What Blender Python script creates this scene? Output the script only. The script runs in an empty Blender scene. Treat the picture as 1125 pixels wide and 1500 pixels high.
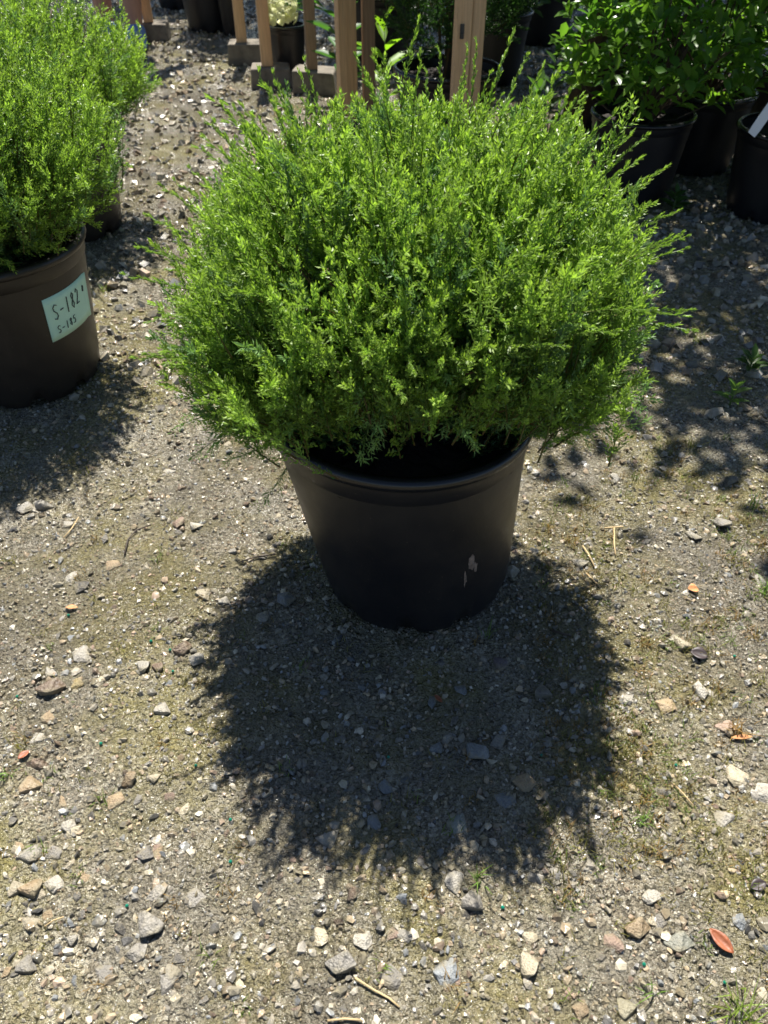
import bpy, math, random
import numpy as np
from mathutils import Vector, Matrix

random.seed(7)
SC = bpy.context.scene
COL = SC.collection
R = math.radians

# ------------------------------------------------------------------ camera
CAM_H, PITCH, FPX = 0.80, 42.0, 1127.0            # metres, degrees below horizontal, focal length in photo pixels
cam_d = bpy.data.cameras.new('camera')
cam_d.sensor_fit = 'VERTICAL'
cam_d.sensor_height = 36.0
cam_d.sensor_width = 27.0
cam_d.lens = 36.0 * FPX / 1500.0
cam_d.clip_start, cam_d.clip_end = 0.02, 500.0
cam_d.dof.use_dof = True
cam_d.dof.focus_distance = 0.92
cam_d.dof.aperture_fstop = 10.0
cam = bpy.data.objects.new('camera', cam_d)
cam.location = (0, 0, CAM_H)
cam.rotation_euler = (R(90 - PITCH), 0, 0)
COL.objects.link(cam)
SC.camera = cam

# ------------------------------------------------------------------ light
SUN_EL = 64.0
world = bpy.data.worlds.new('World')
SC.world = world
world.use_nodes = True
wn = world.node_tree
sky = wn.nodes.new('ShaderNodeTexSky')
sky.sky_type = 'NISHITA'
sky.sun_disc = False
sky.sun_elevation = R(SUN_EL)
sky.sun_rotation = 0.0
sky.air_density, sky.dust_density, sky.ozone_density = 0.8, 0.4, 1.3
wn.nodes['Background'].inputs['Strength'].default_value = 0.05
wn.links.new(sky.outputs[0], wn.nodes['Background'].inputs['Color'])
sun_d = bpy.data.lights.new('sun', 'SUN')
sun_d.energy = 5.0
sun_d.angle = R(0.53)
sun_d.color = (1.0, 0.955, 0.885)
sun = bpy.data.objects.new('sun', sun_d)
sun.rotation_euler = (-R(90 - SUN_EL), 0, R(2))
sun.location = (0, 4, 9)
COL.objects.link(sun)
SC.view_settings.view_transform = 'Standard'
SC.view_settings.look = 'None'
SC.view_settings.gamma = 1.0
SC.view_settings.exposure = 1.28
SC.cycles.use_denoising = True
SC.cycles.max_bounces = 8
SC.cycles.transparent_max_bounces = 8
SC.cycles.sample_clamp_indirect = 6.0

# ------------------------------------------------------------------ helpers
def G(px, py, z=0.0):
    """photo pixel -> world point on the horizontal plane z"""
    a = R(PITCH)
    u, v = (px - 562.5) / FPX, (750.0 - py) / FPX
    d = (u, math.cos(a) + v * math.sin(a), -math.sin(a) + v * math.cos(a))
    t = (z - CAM_H) / d[2]
    return Vector((d[0] * t, d[1] * t, z))

def mpp(p):
    """metres per photo pixel at world point p"""
    a = R(PITCH)
    return (p[1] * math.cos(a) + (CAM_H - p[2]) * math.sin(a)) / FPX

def gz(x, y):
    """gentle relief of the ground (numpy friendly)"""
    s = np.sin
    return 0.0022 * s(9.1 * x + 1.3 * y) * s(7.3 * y - 2.2 * x + 1) + 0.0016 * s(23 * x - 11 * y) * s(19 * y + 7 * x + 2) \
        + 0.0010 * s(47 * x + 31 * y + .5) * s(41 * y - 29 * x)

def tag(o, label=None, cat=None, group=None, kind=None):
    for k, v in (('label', label), ('category', cat), ('group', group), ('kind', kind)):
        if v: o[k] = v
    return o

def link(name, data, parent=None, loc=None, rot=None, scale=None):
    o = bpy.data.objects.new(name, data)
    COL.objects.link(o)
    if parent: o.parent = parent
    if loc is not None: o.location = loc
    if rot is not None: o.rotation_euler = rot
    if scale is not None: o.scale = scale if hasattr(scale, '__len__') else (scale,) * 3
    return o

def empty(name, loc, rz=0.0):
    o = link(name, None, None, loc, (0, 0, rz))
    o.empty_display_size = 0.05
    return o

def mesh_np(name, V, F, mat=None, col=None, smooth=False):
    """F: list of (n,k) int arrays"""
    V = np.asarray(V, np.float32)
    if not isinstance(F, (list, tuple)): F = [F]
    F = [np.asarray(f, np.int32) for f in F if len(f)]
    me = bpy.data.meshes.new(name)
    me.vertices.add(len(V)); me.vertices.foreach_set('co', V.ravel())
    nl = sum(f.size for f in F); nf = sum(len(f) for f in F)
    me.loops.add(nl); me.loops.foreach_set('vertex_index', np.concatenate([f.ravel() for f in F]))
    tot = np.concatenate([np.full(len(f), f.shape[1], np.int32) for f in F])
    me.polygons.add(nf)
    me.polygons.foreach_set('loop_start', np.concatenate([[0], np.cumsum(tot)[:-1]]).astype(np.int32))
    me.polygons.foreach_set('use_smooth', np.full(nf, bool(smooth)))
    me.update(calc_edges=True)
    if col is not None:
        c = np.ones((len(V), 4), np.float32); c[:, :3] = col
        at = me.attributes.new('tint', 'FLOAT_COLOR', 'POINT')
        at.data.foreach_set('color', c.ravel())
    if mat: me.materials.append(mat)
    return me

class MB:
    """small mesh collector"""
    def __init__(s): s.v, s.f, s.c = [], [], []
    def add(s, V, F, c=None):
        o = len(s.v); s.v += [tuple(p) for p in V]; s.f += [tuple(i + o for i in f) for f in F]
        if c is not None: s.c += [c] * len(V)
    def box(s, c, size, rz=0.0, taper=1.0, jit=0.0):
        x, y, z = [k / 2 for k in size]; V = []
        for sz in (-1, 1):
            k = 1.0 if sz < 0 else taper
            for sx, sy in ((-1, -1), (1, -1), (1, 1), (-1, 1)):
                p = Vector((sx * x * k, sy * y * k, sz * z)) + Vector([random.uniform(-jit, jit) for _ in range(3)])
                p.rotate(Matrix.Rotation(rz, 3, 'Z')); V.append(p + Vector(c))
        s.add(V, [(3, 2, 1, 0), (4, 5, 6, 7), (0, 1, 5, 4), (1, 2, 6, 5), (2, 3, 7, 6), (3, 0, 4, 7)])
    def tube(s, pts, rad, n=8, caps=True):
        pts = [Vector(p) for p in pts]
        if not hasattr(rad, '__len__'): rad = [rad] * len(pts)
        o = len(s.v); u = None
        for i, p in enumerate(pts):
            t = (pts[min(i + 1, len(pts) - 1)] - pts[max(i - 1, 0)]).normalized()
            if u is None: u = t.orthogonal().normalized()
            u = (u - t * u.dot(t)).normalized(); w = t.cross(u)
            for k in range(n):
                a = 2 * math.pi * k / n
                s.v.append(tuple(p + (u * math.cos(a) + w * math.sin(a)) * rad[i]))
        for i in range(len(pts) - 1):
            for k in range(n):
                a, b = o + i * n + k, o + i * n + (k + 1) % n
                s.f.append((a, b, b + n, a + n))
        if caps:
            s.f.append(tuple(o + k for k in reversed(range(n))))
            s.f.append(tuple(o + (len(pts) - 1) * n + k for k in range(n)))
    def lathe(s, prof, n=64, zmod=None):
        o = len(s.v)
        for i, (r, z) in enumerate(prof):
            for k in range(n):
                a = 2 * math.pi * k / n
                s.v.append((r * math.cos(a), r * math.sin(a), z + (zmod(i, a) if zmod else 0)))
        for i in range(len(prof) - 1):
            for k in range(n):
                a, b = o + i * n + k, o + i * n + (k + 1) % n
                s.f.append((a, b, b + n, a + n))
    def mesh(s, name, mat, smooth=False, bevel=0):
        me = bpy.data.meshes.new(name); me.from_pydata(s.v, [], s.f); me.materials.append(mat)
        if smooth:
            for p in me.polygons: p.use_smooth = True
        me.update(); return me
    def obj(s, name, mat, parent=None, smooth=False, loc=None, bevel=0.0):
        o = link(name, s.mesh(name, mat, smooth), parent, loc)
        if bevel:
            b = o.modifiers.new('bevel', 'BEVEL'); b.width = bevel; b.segments = 2; b.limit_method = 'ANGLE'
        return o

# ------------------------------------------------------------------ materials
def new_mat(name):
    m = bpy.data.materials.new(name); m.use_nodes = True
    nt = m.node_tree; b = nt.nodes['Principled BSDF']
    return m, nt, b

def N(nt, kind, **kw):
    n = nt.nodes.new(kind)
    for k, v in kw.items():
        if k in n.inputs: n.inputs[k].default_value = v
        else: setattr(n, k, v)
    return n

def ramp(nt, stops, fac=None, interp='LINEAR'):
    r = nt.nodes.new('ShaderNodeValToRGB'); cr = r.color_ramp; cr.interpolation = interp
    while len(cr.elements) < len(stops): cr.elements.new(0.5)
    for e, (p, c) in zip(cr.elements, stops):
        e.position = p; e.color = (c, c, c, 1) if not hasattr(c, '__len__') else (*c, 1)
    if fac is not None: nt.links.new(fac, r.inputs[0])
    return r

def mix(nt, fac, a, b, blend='MIX'):
    m = nt.nodes.new('ShaderNodeMix'); m.data_type = 'RGBA'; m.blend_type = blend
    for idx, x in ((0, fac), (6, a), (7, b)):
        if hasattr(x, 'links') or hasattr(x, 'is_linked'): nt.links.new(x, m.inputs[idx])
        elif idx == 0: m.inputs[0].default_value = x
        else: m.inputs[idx].default_value = (*x, 1)
    return m.outputs[2]

def coords(nt, scale=1.0, kind='Object'):
    tc = nt.nodes.new('ShaderNodeTexCoord')
    mp = nt.nodes.new('ShaderNodeMapping'); mp.inputs['Scale'].default_value = (scale,) * 3 if not hasattr(scale, '__len__') else scale
    nt.links.new(tc.outputs[kind], mp.inputs[0]); return mp.outputs[0]

def noise(nt, vec, scale, detail=4, rough=.55):
    n = N(nt, 'ShaderNodeTexNoise', Scale=scale, Detail=detail, Roughness=rough)
    nt.links.new(vec, n.inputs['Vector']); return n.outputs['Fac']

def bump(nt, b, height, strength, dist, prev=None):
    bn = N(nt, 'ShaderNodeBump', Strength=strength, Distance=dist)
    nt.links.new(height, bn.inputs['Height'])
    if prev is not None: nt.links.new(prev, bn.inputs['Normal'])
    nt.links.new(bn.outputs[0], b.inputs['Normal']); return bn.outputs[0]

def mat_ground():
    m, nt, b = new_mat('wet_gravel_soil'); v = coords(nt)
    big = noise(nt, v, 2.2, 5); mid = noise(nt, v, 14, 5); fine = noise(nt, v, 160, 4, .7)
    silt = ramp(nt, [(.25, (.08, .073, .056)), (.55, (.185, .172, .135)), (.8, (.31, .29, .235))], fine)
    # grit too small to build: voronoi cells with a colour of their own
    vo = N(nt, 'ShaderNodeTexVoronoi', Scale=260.0); nt.links.new(v, vo.inputs['Vector'])
    sep = N(nt, 'ShaderNodeSeparateColor'); nt.links.new(vo.outputs['Color'], sep.inputs[0])
    cell = ramp(nt, [(0, (.08, .072, .055)), (.3, (.18, .155, .11)), (.55, (.29, .25, .18)), (.8, (.38, .34, .255)), (1, (.48, .45, .36))], sep.outputs[0])
    c1 = mix(nt, ramp(nt, [(.42, 0.25), (.6, .85)], mid).outputs[0], silt.outputs[0], cell.outputs[0])
    mossn = noise(nt, v, 5.0, 6, .65)
    moss = ramp(nt, [(.43, 0), (.6, .8)], mossn)
    mossc = ramp(nt, [(.3, (.10, .09, .022)), (.7, (.25, .215, .07))], fine)
    c2 = mix(nt, moss.outputs[0], c1, mossc.outputs[0])
    c3 = mix(nt, ramp(nt, [(.38, .6), (.6, 0)], big).outputs[0], c2, (.085, .072, .05))
    nt.links.new(c3, b.inputs['Base Color'])
    rg = ramp(nt, [(.50, .08), (.68, .38)], noise(nt, v, 6, 5)); nt.links.new(rg.outputs[0], b.inputs['Roughness'])
    p = bump(nt, b, vo.outputs['Distance'], .8, .004)
    p = bump(nt, b, fine, .9, .005, p)
    p = bump(nt, b, noise(nt, v, 48, 3, .6), .8, .012, p)
    bump(nt, b, noise(nt, v, 240, 2, .6), 1.0, .0062, p)
    return m

def mat_stone(name, use_attr):
    m, nt, b = new_mat(name)
    v = coords(nt)
    n1 = noise(nt, v, 60 if use_attr else 2.6, 5, .65)
    n2 = noise(nt, v, 230 if use_attr else 11, 3, .6)
    if use_attr:
        at = N(nt, 'ShaderNodeAttribute', attribute_name='tint'); base = at.outputs['Color']
        rnd = None
    else:
        oi = nt.nodes.new('ShaderNodeObjectInfo'); base = oi.outputs['Color']
    dark = mix(nt, 1.0, base, ramp(nt, [(.3, .62), (.7, 1.18)], n1).outputs[0], 'MULTIPLY')
    dirt = mix(nt, ramp(nt, [(.45, 0), (.62, .75)], noise(nt, v, 35 if use_attr else 1.7, 4)).outputs[0], dark, (.19, .165, .105))
    nt.links.new(dirt, b.inputs['Base Color'])
    rr = ramp(nt, [(.48, .09), (.66, .42)] if use_attr else [(.35, .3), (.6, .7)], noise(nt, v, 9 if use_attr else 1.1, 4)); nt.links.new(rr.outputs[0], b.inputs['Roughness'])
    p = bump(nt, b, n1, .6, .0035 if use_attr else .007)
    bump(nt, b, n2, .7, .0016 if use_attr else .0022, p)
    return m

def mat_leaf(name, trans=.42, rough=.42, spec=.45, gain=(1.25, 1.36, .62), attr=True, col=(.06, .13, .02)):
    m, nt, b = new_mat(name)
    out = nt.nodes['Material Output']
    if attr:
        base = N(nt, 'ShaderNodeAttribute', attribute_name='tint').outputs['Color']
    else:
        oi = nt.nodes.new('ShaderNodeObjectInfo')
        base = mix(nt, 1.0, oi.outputs['Color'], ramp(nt, [(0, .75), (1, 1.25)], oi.outputs['Random']).outputs[0], 'MULTIPLY')
        nz = noise(nt, coords(nt), 60, 3)
        base = mix(nt, 1.0, base, ramp(nt, [(.3, .8), (.7, 1.15)], nz).outputs[0], 'MULTIPLY')
    nt.links.new(base, b.inputs['Base Color'])
    b.inputs['Roughness'].default_value = rough
    b.inputs['Specular IOR Level'].default_value = spec
    t = nt.nodes.new('ShaderNodeBsdfTranslucent')
    g = mix(nt, 1.0, base, gain, 'MULTIPLY'); nt.links.new(g, t.inputs['Color'])
    mx = nt.nodes.new('ShaderNodeMixShader'); mx.inputs[0].default_value = trans
    nt.links.new(b.outputs[0], mx.inputs[1]); nt.links.new(t.outputs[0], mx.inputs[2])
    nt.links.new(mx.outputs[0], out.inputs['Surface'])
    return m

def mat_simple(name, col, rough=.5, nscale=40, var=.25, bumpd=0.0, spec=.5, stretch=None):
    m, nt, b = new_mat(name); v = coords(nt, stretch or 1.0)
    n = noise(nt, v, nscale, 5, .6)
    c = mix(nt, 1.0, col, ramp(nt, [(.25, 1 - var), (.75, 1 + var)], n).outputs[0], 'MULTIPLY')
    nt.links.new(c, b.inputs['Base Color'])
    b.inputs['Roughness'].default_value = rough; b.inputs['Specular IOR Level'].default_value = spec
    if bumpd: bump(nt, b, n, .6, bumpd)
    return m

def mat_pot(name, base, dust, amount):
    m, nt, b = new_mat(name); v = coords(nt)
    n1 = noise(nt, v, 9, 6, .65); n2 = noise(nt, v, 120, 4, .6)
    st = noise(nt, coords(nt, (70, 70, 9)), 1.0, 4, .6)
    spk = N(nt, 'ShaderNodeTexVoronoi', Scale=75.0); nt.links.new(v, spk.inputs['Vector'])
    c = mix(nt, ramp(nt, [(.40, 0), (.72, amount)], n1).outputs[0], base, dust)
    c = mix(nt, ramp(nt, [(.5, 0), (.8, amount * .7)], st).outputs[0], c, dust)
    c = mix(nt, ramp(nt, [(.04, .55), (.09, 0)], spk.outputs['Distance']).outputs[0], c, (.10, .085, .065))
    nt.links.new(c, b.inputs['Base Color'])
    rg = ramp(nt, [(.3, .30), (.7, .50)], n1); nt.links.new(rg.outputs[0], b.inputs['Roughness'])
    p = bump(nt, b, n2, .12, .001); bump(nt, b, n1, .12, .004, p)
    return m

def mat_wood(name, c1, c2, rough=.6):
    m, nt, b = new_mat(name); v = coords(nt, (60, 60, 3.2))
    w = noise(nt, v, 1.0, 5, .6); f = noise(nt, coords(nt, (300, 300, 12)), 1.0, 3)
    c = mix(nt, ramp(nt, [(.3, 0), (.7, 1)], w).outputs[0], c1, c2)
    c = mix(nt, 1.0, c, ramp(nt, [(.3, .8), (.7, 1.12)], f).outputs[0], 'MULTIPLY')
    nt.links.new(c, b.inputs['Base Color']); b.inputs['Roughness'].default_value = rough
    bump(nt, b, f, .3, .002); return m

M = dict(
    ground=mat_ground(), grit=mat_stone('grit', True), stone=mat_stone('stone', False),
    conifer=mat_leaf('conifer_leaf', .43, .42, .4), broad=mat_leaf('broad_leaf', .48, .30, .5, attr=True),
    leafobj=mat_leaf('broad_leaf_single', .48, .42, .3, attr=False),
    grass=mat_leaf('grass_blade', .4, .45, .35),
    petal=mat_leaf('petal', .6, .6, .2, gain=(1, 1, .9)),
    pot=mat_pot('black_pot_plastic', (.0060, .0066, .0100), (.026, .023, .021), .30),
    pot_brown=mat_pot('brown_pot_plastic', (.015, .012, .010), (.045, .034, .025), .5),
    rim=mat_simple('pot_rim_plastic', (.009, .009, .011), .24, 30, .3, .0004),
    soil=mat_simple('potting_soil', (.022, .016, .011), .85, 120, .5, .006),
    bark=mat_wood('bark', (.085, .055, .035), (.035, .024, .016), .85),
    twig=mat_wood('twig_bark', (.16, .10, .045), (.085, .05, .022), .7),
    stake=mat_wood('stake_wood', (.70, .46, .25), (.55, .33, .16), .6),
    stake_dark=mat_wood('weathered_wood', (.30, .20, .125), (.20, .135, .085), .7),
    concrete=mat_simple('concrete', (.15, .13, .10), .9, 22, .55, .006),
    paper=mat_simple('mint_paper', (.56, .84, .68), .75, 20, .04),
    white=mat_simple('white_plastic', (.75, .76, .76), .45, 20, .05),
    ink=mat_simple('ink', (.03, .035, .035), .6, 30, .1),
    metal=mat_simple('dark_metal', (.03, .028, .026), .45, 60, .3),
    scuff=mat_simple('dried_mud', (.17, .135, .115), .8, 160, .5, .001),
    bead=mat_simple('bead', (.0, .16, .10), .3, 40, .1),
    skin=mat_simple('skin', (.42, .235, .165), .5, 25, .08),
    shoe=mat_simple('blue_canvas', (.16, .27, .55), .7, 60, .1),
    shorts=mat_simple('khaki_cloth', (.20, .17, .13), .85, 50, .12),
    shirt=mat_simple('navy_cloth', (.06, .08, .14), .85, 50, .12),
    hair=mat_simple('hair', (.035, .022, .014), .6, 90, .3),
    straw=mat_simple('straw', (.42, .31, .16), .7, 80, .25),
    deadleaf=mat_simple('dead_leaf', (.24, .075, .03), .5, 90, .5, .002),
    orangeleaf=mat_simple('orange_leaf', (.42, .19, .07), .6, 110, .5, .002),
    darkleaf=mat_simple('dark_leaf', (.035, .024, .024), .5, 60, .3, .001),
    darktwig=mat_simple('dark_twig', (.05, .037, .026), .75, 80, .3),
)

# ------------------------------------------------------------------ ground
def axis(lo, d0, d1, hi, step, grow=1.16):
    a = list(np.arange(d0, d1, step)); s = step; x = a[-1]
    while x < hi: s *= grow; x += s; a.append(x)
    s = step; x = d0; pre = []
    while x > lo: s *= grow; x -= s; pre.append(x)
    return np.array(pre[::-1] + a)
gx = axis(-90, -0.95, 0.95, 90, .012); gy = axis(-60, 0.02, 1.9, 160, .012)
XX, YY = np.meshgrid(gx, gy)
fade = np.clip(1.6 - np.hypot(XX, YY - 1.2) / 6.0, 0, 1)
rng = np.random.default_rng(3)
ZZ = gz(XX, YY) * fade + rng.normal(0, .0009, XX.shape) * fade
nx, ny = len(gx), len(gy)
I = np.arange(nx * ny).reshape(ny, nx)
Fq = np.stack([I[:-1, :-1], I[:-1, 1:], I[1:, 1:], I[1:, :-1]], -1).reshape(-1, 4)
ground = link('ground', mesh_np('ground', np.stack([XX, YY, ZZ], -1).reshape(-1, 3), Fq, M['ground'], smooth=True))
tag(ground, 'wet grey gravel yard with olive moss film between the stones', 'ground', kind='structure')

# ---- crushed stone shapes
def rot_mats(rng, n, tilt=1.0):
    q = rng.normal(size=(n, 4)); q[:, 1:3] *= tilt; q /= np.linalg.norm(q, axis=1, keepdims=True)
    w, x, y, z = q.T
    return np.stack([1 - 2 * (y * y + z * z), 2 * (x * y - z * w), 2 * (x * z + y * w), 2 * (x * y + z * w), 1 - 2 * (x * x + z * z), 2 * (y * z - x * w),
                     2 * (x * z - y * w), 2 * (y * z + x * w), 1 - 2 * (x * x + y * y)], -1).reshape(n, 3, 3)
CUBE = np.array([(-1, -1, -1), (1, -1, -1), (1, 1, -1), (-1, 1, -1), (-1, -1, 1), (1, -1, 1), (1, 1, 1), (-1, 1, 1)], float)
CUBE_T = np.array([(0, 2, 1), (0, 3, 2), (4, 5, 6), (4, 6, 7), (0, 1, 5), (0, 5, 4), (1, 2, 6), (1, 6, 5), (2, 3, 7), (2, 7, 6), (3, 0, 4), (3, 4, 7)])
PAL = np.array([(.30, .28, .25), (.22, .21, .19), (.36, .33, .28), (.42, .38, .30), (.30, .24, .17), (.17, .165, .16), (.50, .46, .39), (.33, .25, .19), (.24, .25, .26), (.40, .32, .22)]) * np.array((1.0, .985, .93))
_p = (1 + 5 ** .5) / 2
ICO = np.array([(-1, _p, 0), (1, _p, 0), (-1, -_p, 0), (1, -_p, 0), (0, -1, _p), (0, 1, _p), (0, -1, -_p), (0, 1, -_p), (_p, 0, -1), (_p, 0, 1), (-_p, 0, -1), (-_p, 0, 1)]) / 1.75
ICO_T = np.array([(0, 11, 5), (0, 5, 1), (0, 1, 7), (0, 7, 10), (0, 10, 11), (1, 5, 9), (5, 11, 4), (11, 10, 2), (10, 7, 6), (7, 1, 8), (3, 9, 4), (3, 4, 2), (3, 2, 6), (3, 6, 8), (3, 8, 9), (4, 9, 5), (2, 4, 11), (6, 2, 10), (8, 6, 7), (9, 8, 1)])

def scatter(rng, n, y0, y1, wide, smin, smax, power=2.0):
    y = y0 + (y1 - y0) * rng.random(n) ** .8
    x = (rng.random(n) * 2 - 1) * (wide + .56 * y)
    s = smin + (smax - smin) * rng.random(n) ** power
    return x, y, s

def grit_mesh(rng, x, y, s, BV=CUBE, BT=CUBE_T):
    n = len(x); nv = len(BV)
    sh = BV[None] * (0.62 + .5 * rng.random((n, nv, 3))) + rng.normal(0, .10, (n, nv, 3))
    if nv == 8: sh[:, 4:, :2] *= (0.55 + .45 * rng.random((n, 1, 1)))
    asp = np.stack([np.ones(n), .55 + .45 * rng.random(n), .32 + .4 * rng.random(n)], -1)
    V = sh * asp[:, None, :] * (s * .5)[:, None, None]
    V = np.einsum('nij,nkj->nki', rot_mats(rng, n, .35), V)
    V += np.stack([x, y, gz(x, y) + s * .5 * asp[:, 2] * (-.05 + .6 * rng.random(n))], -1)[:, None, :]
    F = (BT[None] + nv * np.arange(n)[:, None, None]).reshape(-1, 3)
    c = PAL[rng.integers(0, len(PAL), n)] * (.35 + .9 * rng.random((n, 1)) ** 1.15)
    return V.reshape(-1, 3), F, np.repeat(c, nv, 0)

rng = np.random.default_rng(11)
sets = [scatter(rng, 26000, .06, 1.5, .32, .0022, .0065, 1.5), scatter(rng, 19000, .06, 2.6, .32, .005, .0145, 1.9), scatter(rng, 15500, 1.25, 6.0, .12, .009, .030, 1.3)]
fine_ = grit_mesh(rng, *[np.concatenate(k) for k in zip(sets[0], sets[2])])
x, y, s = sets[1]
clump = np.sin(x * 9 + 2 * np.sin(y * 5)) * np.sin(y * 7 + 1.5 * np.sin(x * 6)) + rng.normal(0, .45, len(x)) > -.7      # coarse gravel lies in drifts
V, F, c = grit_mesh(rng, x[clump], y[clump], s[clump], ICO, ICO_T)
V, F, c = np.concatenate([fine_[0], V]), np.concatenate([fine_[1], F + len(fine_[0])]), np.concatenate([fine_[2], c])
grit = link('gravel', mesh_np('gravel', V, F, M['grit'], c))
tag(grit, 'fine crushed grey and tan gravel spread over the yard', 'gravel', kind='stuff')

# ---- stones one can pick out: shared shapes
def stone_shape(k):
    r = np.random.default_rng(100 + k)
    import bmesh
    bm = bmesh.new()
    P = r.normal(size=(13, 3)); P /= np.linalg.norm(P, axis=1, keepdims=True)
    P *= (.75 + .45 * r.random((13, 1))); P *= np.array([.5, .36 + .1 * r.random(), .20 + .12 * r.random()])
    for p in P: bm.verts.new(p)
    bmesh.ops.convex_hull(bm, input=bm.verts)
    for v in [v for v in bm.verts if not v.link_faces]: bm.verts.remove(v)
    bmesh.ops.bevel(bm, geom=list(bm.edges), offset=.026, segments=2, affect='EDGES', profile=.5)
    for v in bm.verts: v.co += Vector(r.normal(0, .006, 3))
    for f in bm.faces: f.smooth = True
    me = bpy.data.meshes.new('stone_shape'); bm.to_mesh(me); bm.free(); me.materials.append(M['stone']); return me
SHAPES = [stone_shape(k) for k in range(14)]
def put_stone(px, py, wpx, col, parent=None, k=None, rz=None, tilt=.2, embed=.35, squash=1.0):
    p = G(px, py); w = wpx * mpp(p)
    me = SHAPES[random.randrange(14) if k is None else k]
    o = link('stone', me, parent, (p.x, p.y, float(gz(p.x, p.y)) + w * (.22 - .26 * embed) * squash),
             (random.uniform(-tilt, tilt), random.uniform(-tilt, tilt), random.uniform(0, 6.28) if rz is None else rz), (w, w, w * squash))
    kk = random.uniform(.5, .78); o.color = (*[max(.02, ch * kk) for ch in col], 1); return o

GREY, PALE, TAN, CREAM, DARK, BLUE, BROWN, PINK = (.34, .315, .27), (.54, .50, .42), (.46, .34, .20), (.60, .52, .37), (.11, .10, .085), (.30, .32, .33), (.24, .17, .115), (.48, .34, .25)
LOOSE = [  # px, py, width px, colour, rotation, tilt, label
    (66, 744, 38, PALE, .2, .3, 'large pale grey angular stone, right of a touching pair beside the labelled brown pot'),
    (38, 748, 28, PALE, .9, .3, 'pale grey angular stone, left of a touching pair near the labelled brown pot'),
    (262, 766, 24, PINK, .6, .5, 'pinkish wedge stone leaning on a paler flat one in sunlit gravel'),
    (284, 769, 26, PALE, .1, .1, 'pale flat stone touching a pinkish wedge stone in sunlit gravel'),
    (268, 953, 34, BROWN, .7, .5, 'brown-grey slab standing tilted between pale stones left of the shrub shadow'),
    (232, 979, 24, BROWN, .1, .3, 'small dark brown stone beside a whitish flat stone'),
    (211, 978, 30, PALE, -.2, .1, 'whitish flat stone touching a small dark brown stone'),
    (288, 968, 28, PALE, .4, .1, 'light grey flat stone just right of the tilted brown slab'),
    (73, 1011, 46, BROWN, -.05, .12, 'broad brown-grey flat slab lying alone in wet gravel'),
    (192, 1146, 32, TAN, .9, .5, 'tan block standing up from wet gravel with a dark shaded side'),
    (224, 1142, 24, CREAM, .5, .2, 'small cream stone right of the standing tan block'),
    (41, 1308, 50, TAN, 1.05, .1, 'long tan finger shaped stone lying flat'),
    (47, 1253, 36, PALE, .3, .15, 'grey-white chunky stone above the long tan stone'),
    (217, 1362, 56, GREY, .25, .3, 'long grey stone with a dark shaded underside'),
    (106, 1380, 24, PALE, .8, .4, 'small whitish cube shaped stone'),
    (497, 1412, 52, GREY, -.45, .4, 'grey slate wedge with cut face beside the straw stem'),
    (773, 1416, 44, CREAM, -.8, .1, 'smooth cream oval stone below the shrub shadow'),
    (767, 1149, 36, TAN, -.1, .4, 'tan and white stone inside the shrub shadow'),
    (797, 1016, 38, GREY, .2, .3, 'rounded grey-brown stone inside the shrub shadow below the pot'),
    (700, 1103, 44, BLUE, -.5, .1, 'flat bluish stone in the middle of the shrub shadow'),
    (733, 973, 32, (.24, .20, .21), -.5, .15, 'flat purplish stone just below the main pot'),
    (748, 838, 26, PALE, .2, .3, 'pale stone touching the right foot of the main pot'),
    (418, 880, 32, BLUE, .3, .2, 'blue-grey stone left of the main pot foot'),
    (365, 881, 20, PINK, .1, .2, 'round pinkish tan pebble left of the main pot'),
    (1023, 1018, 34, PALE, 1.2, .5, 'white and brown block standing on its end in mossy gravel'),
    (993, 945, 40, CREAM, 0, .15, 'cream flat stone above the standing white block'),
    (929, 1361, 46, TAN, -.2, .3, 'thin tan wedge shaped chip of stone'),
    (898, 1385, 34, PINK, -.9, .2, 'pinkish cream stone below the tan wedge chip'),
    (846, 826, 30, PALE, .1, .2, 'pale stone among dry straws right of the pot'),
    (1013, 787, 30, PALE, -.1, .3, 'light stone with dark underside near the bright weed'),
    (1055, 773, 36, GREY, .1, .3, 'grey-brown stone at the edge of a small dark shadow'),
    (110, 583, 26, PALE, .2, .15, 'pale stone at the foot of the labelled brown pot'),
    (693, 1326, 50, GREY, .05, .1, 'flat grey triangular stone at the front edge of the shrub shadow'),
    (826, 1004, 16, PALE, .3, .2, 'tiny pale pebble beside the rounded grey-brown stone'),
    (1068, 705, 30, DARK, .1, .3, 'dark wet stone near the right hand weed'),
    (1045, 607, 34, PALE, .1, .15, 'flat pale stone just below the bright leafy weed'),
]
for px, py, w, c_, rz, tl, lab in LOOSE:
    tag(put_stone(px, py, w, c_, None, None, rz, tl, .35, .85), lab, 'stone', 'loose stones on the gravel')
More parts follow.
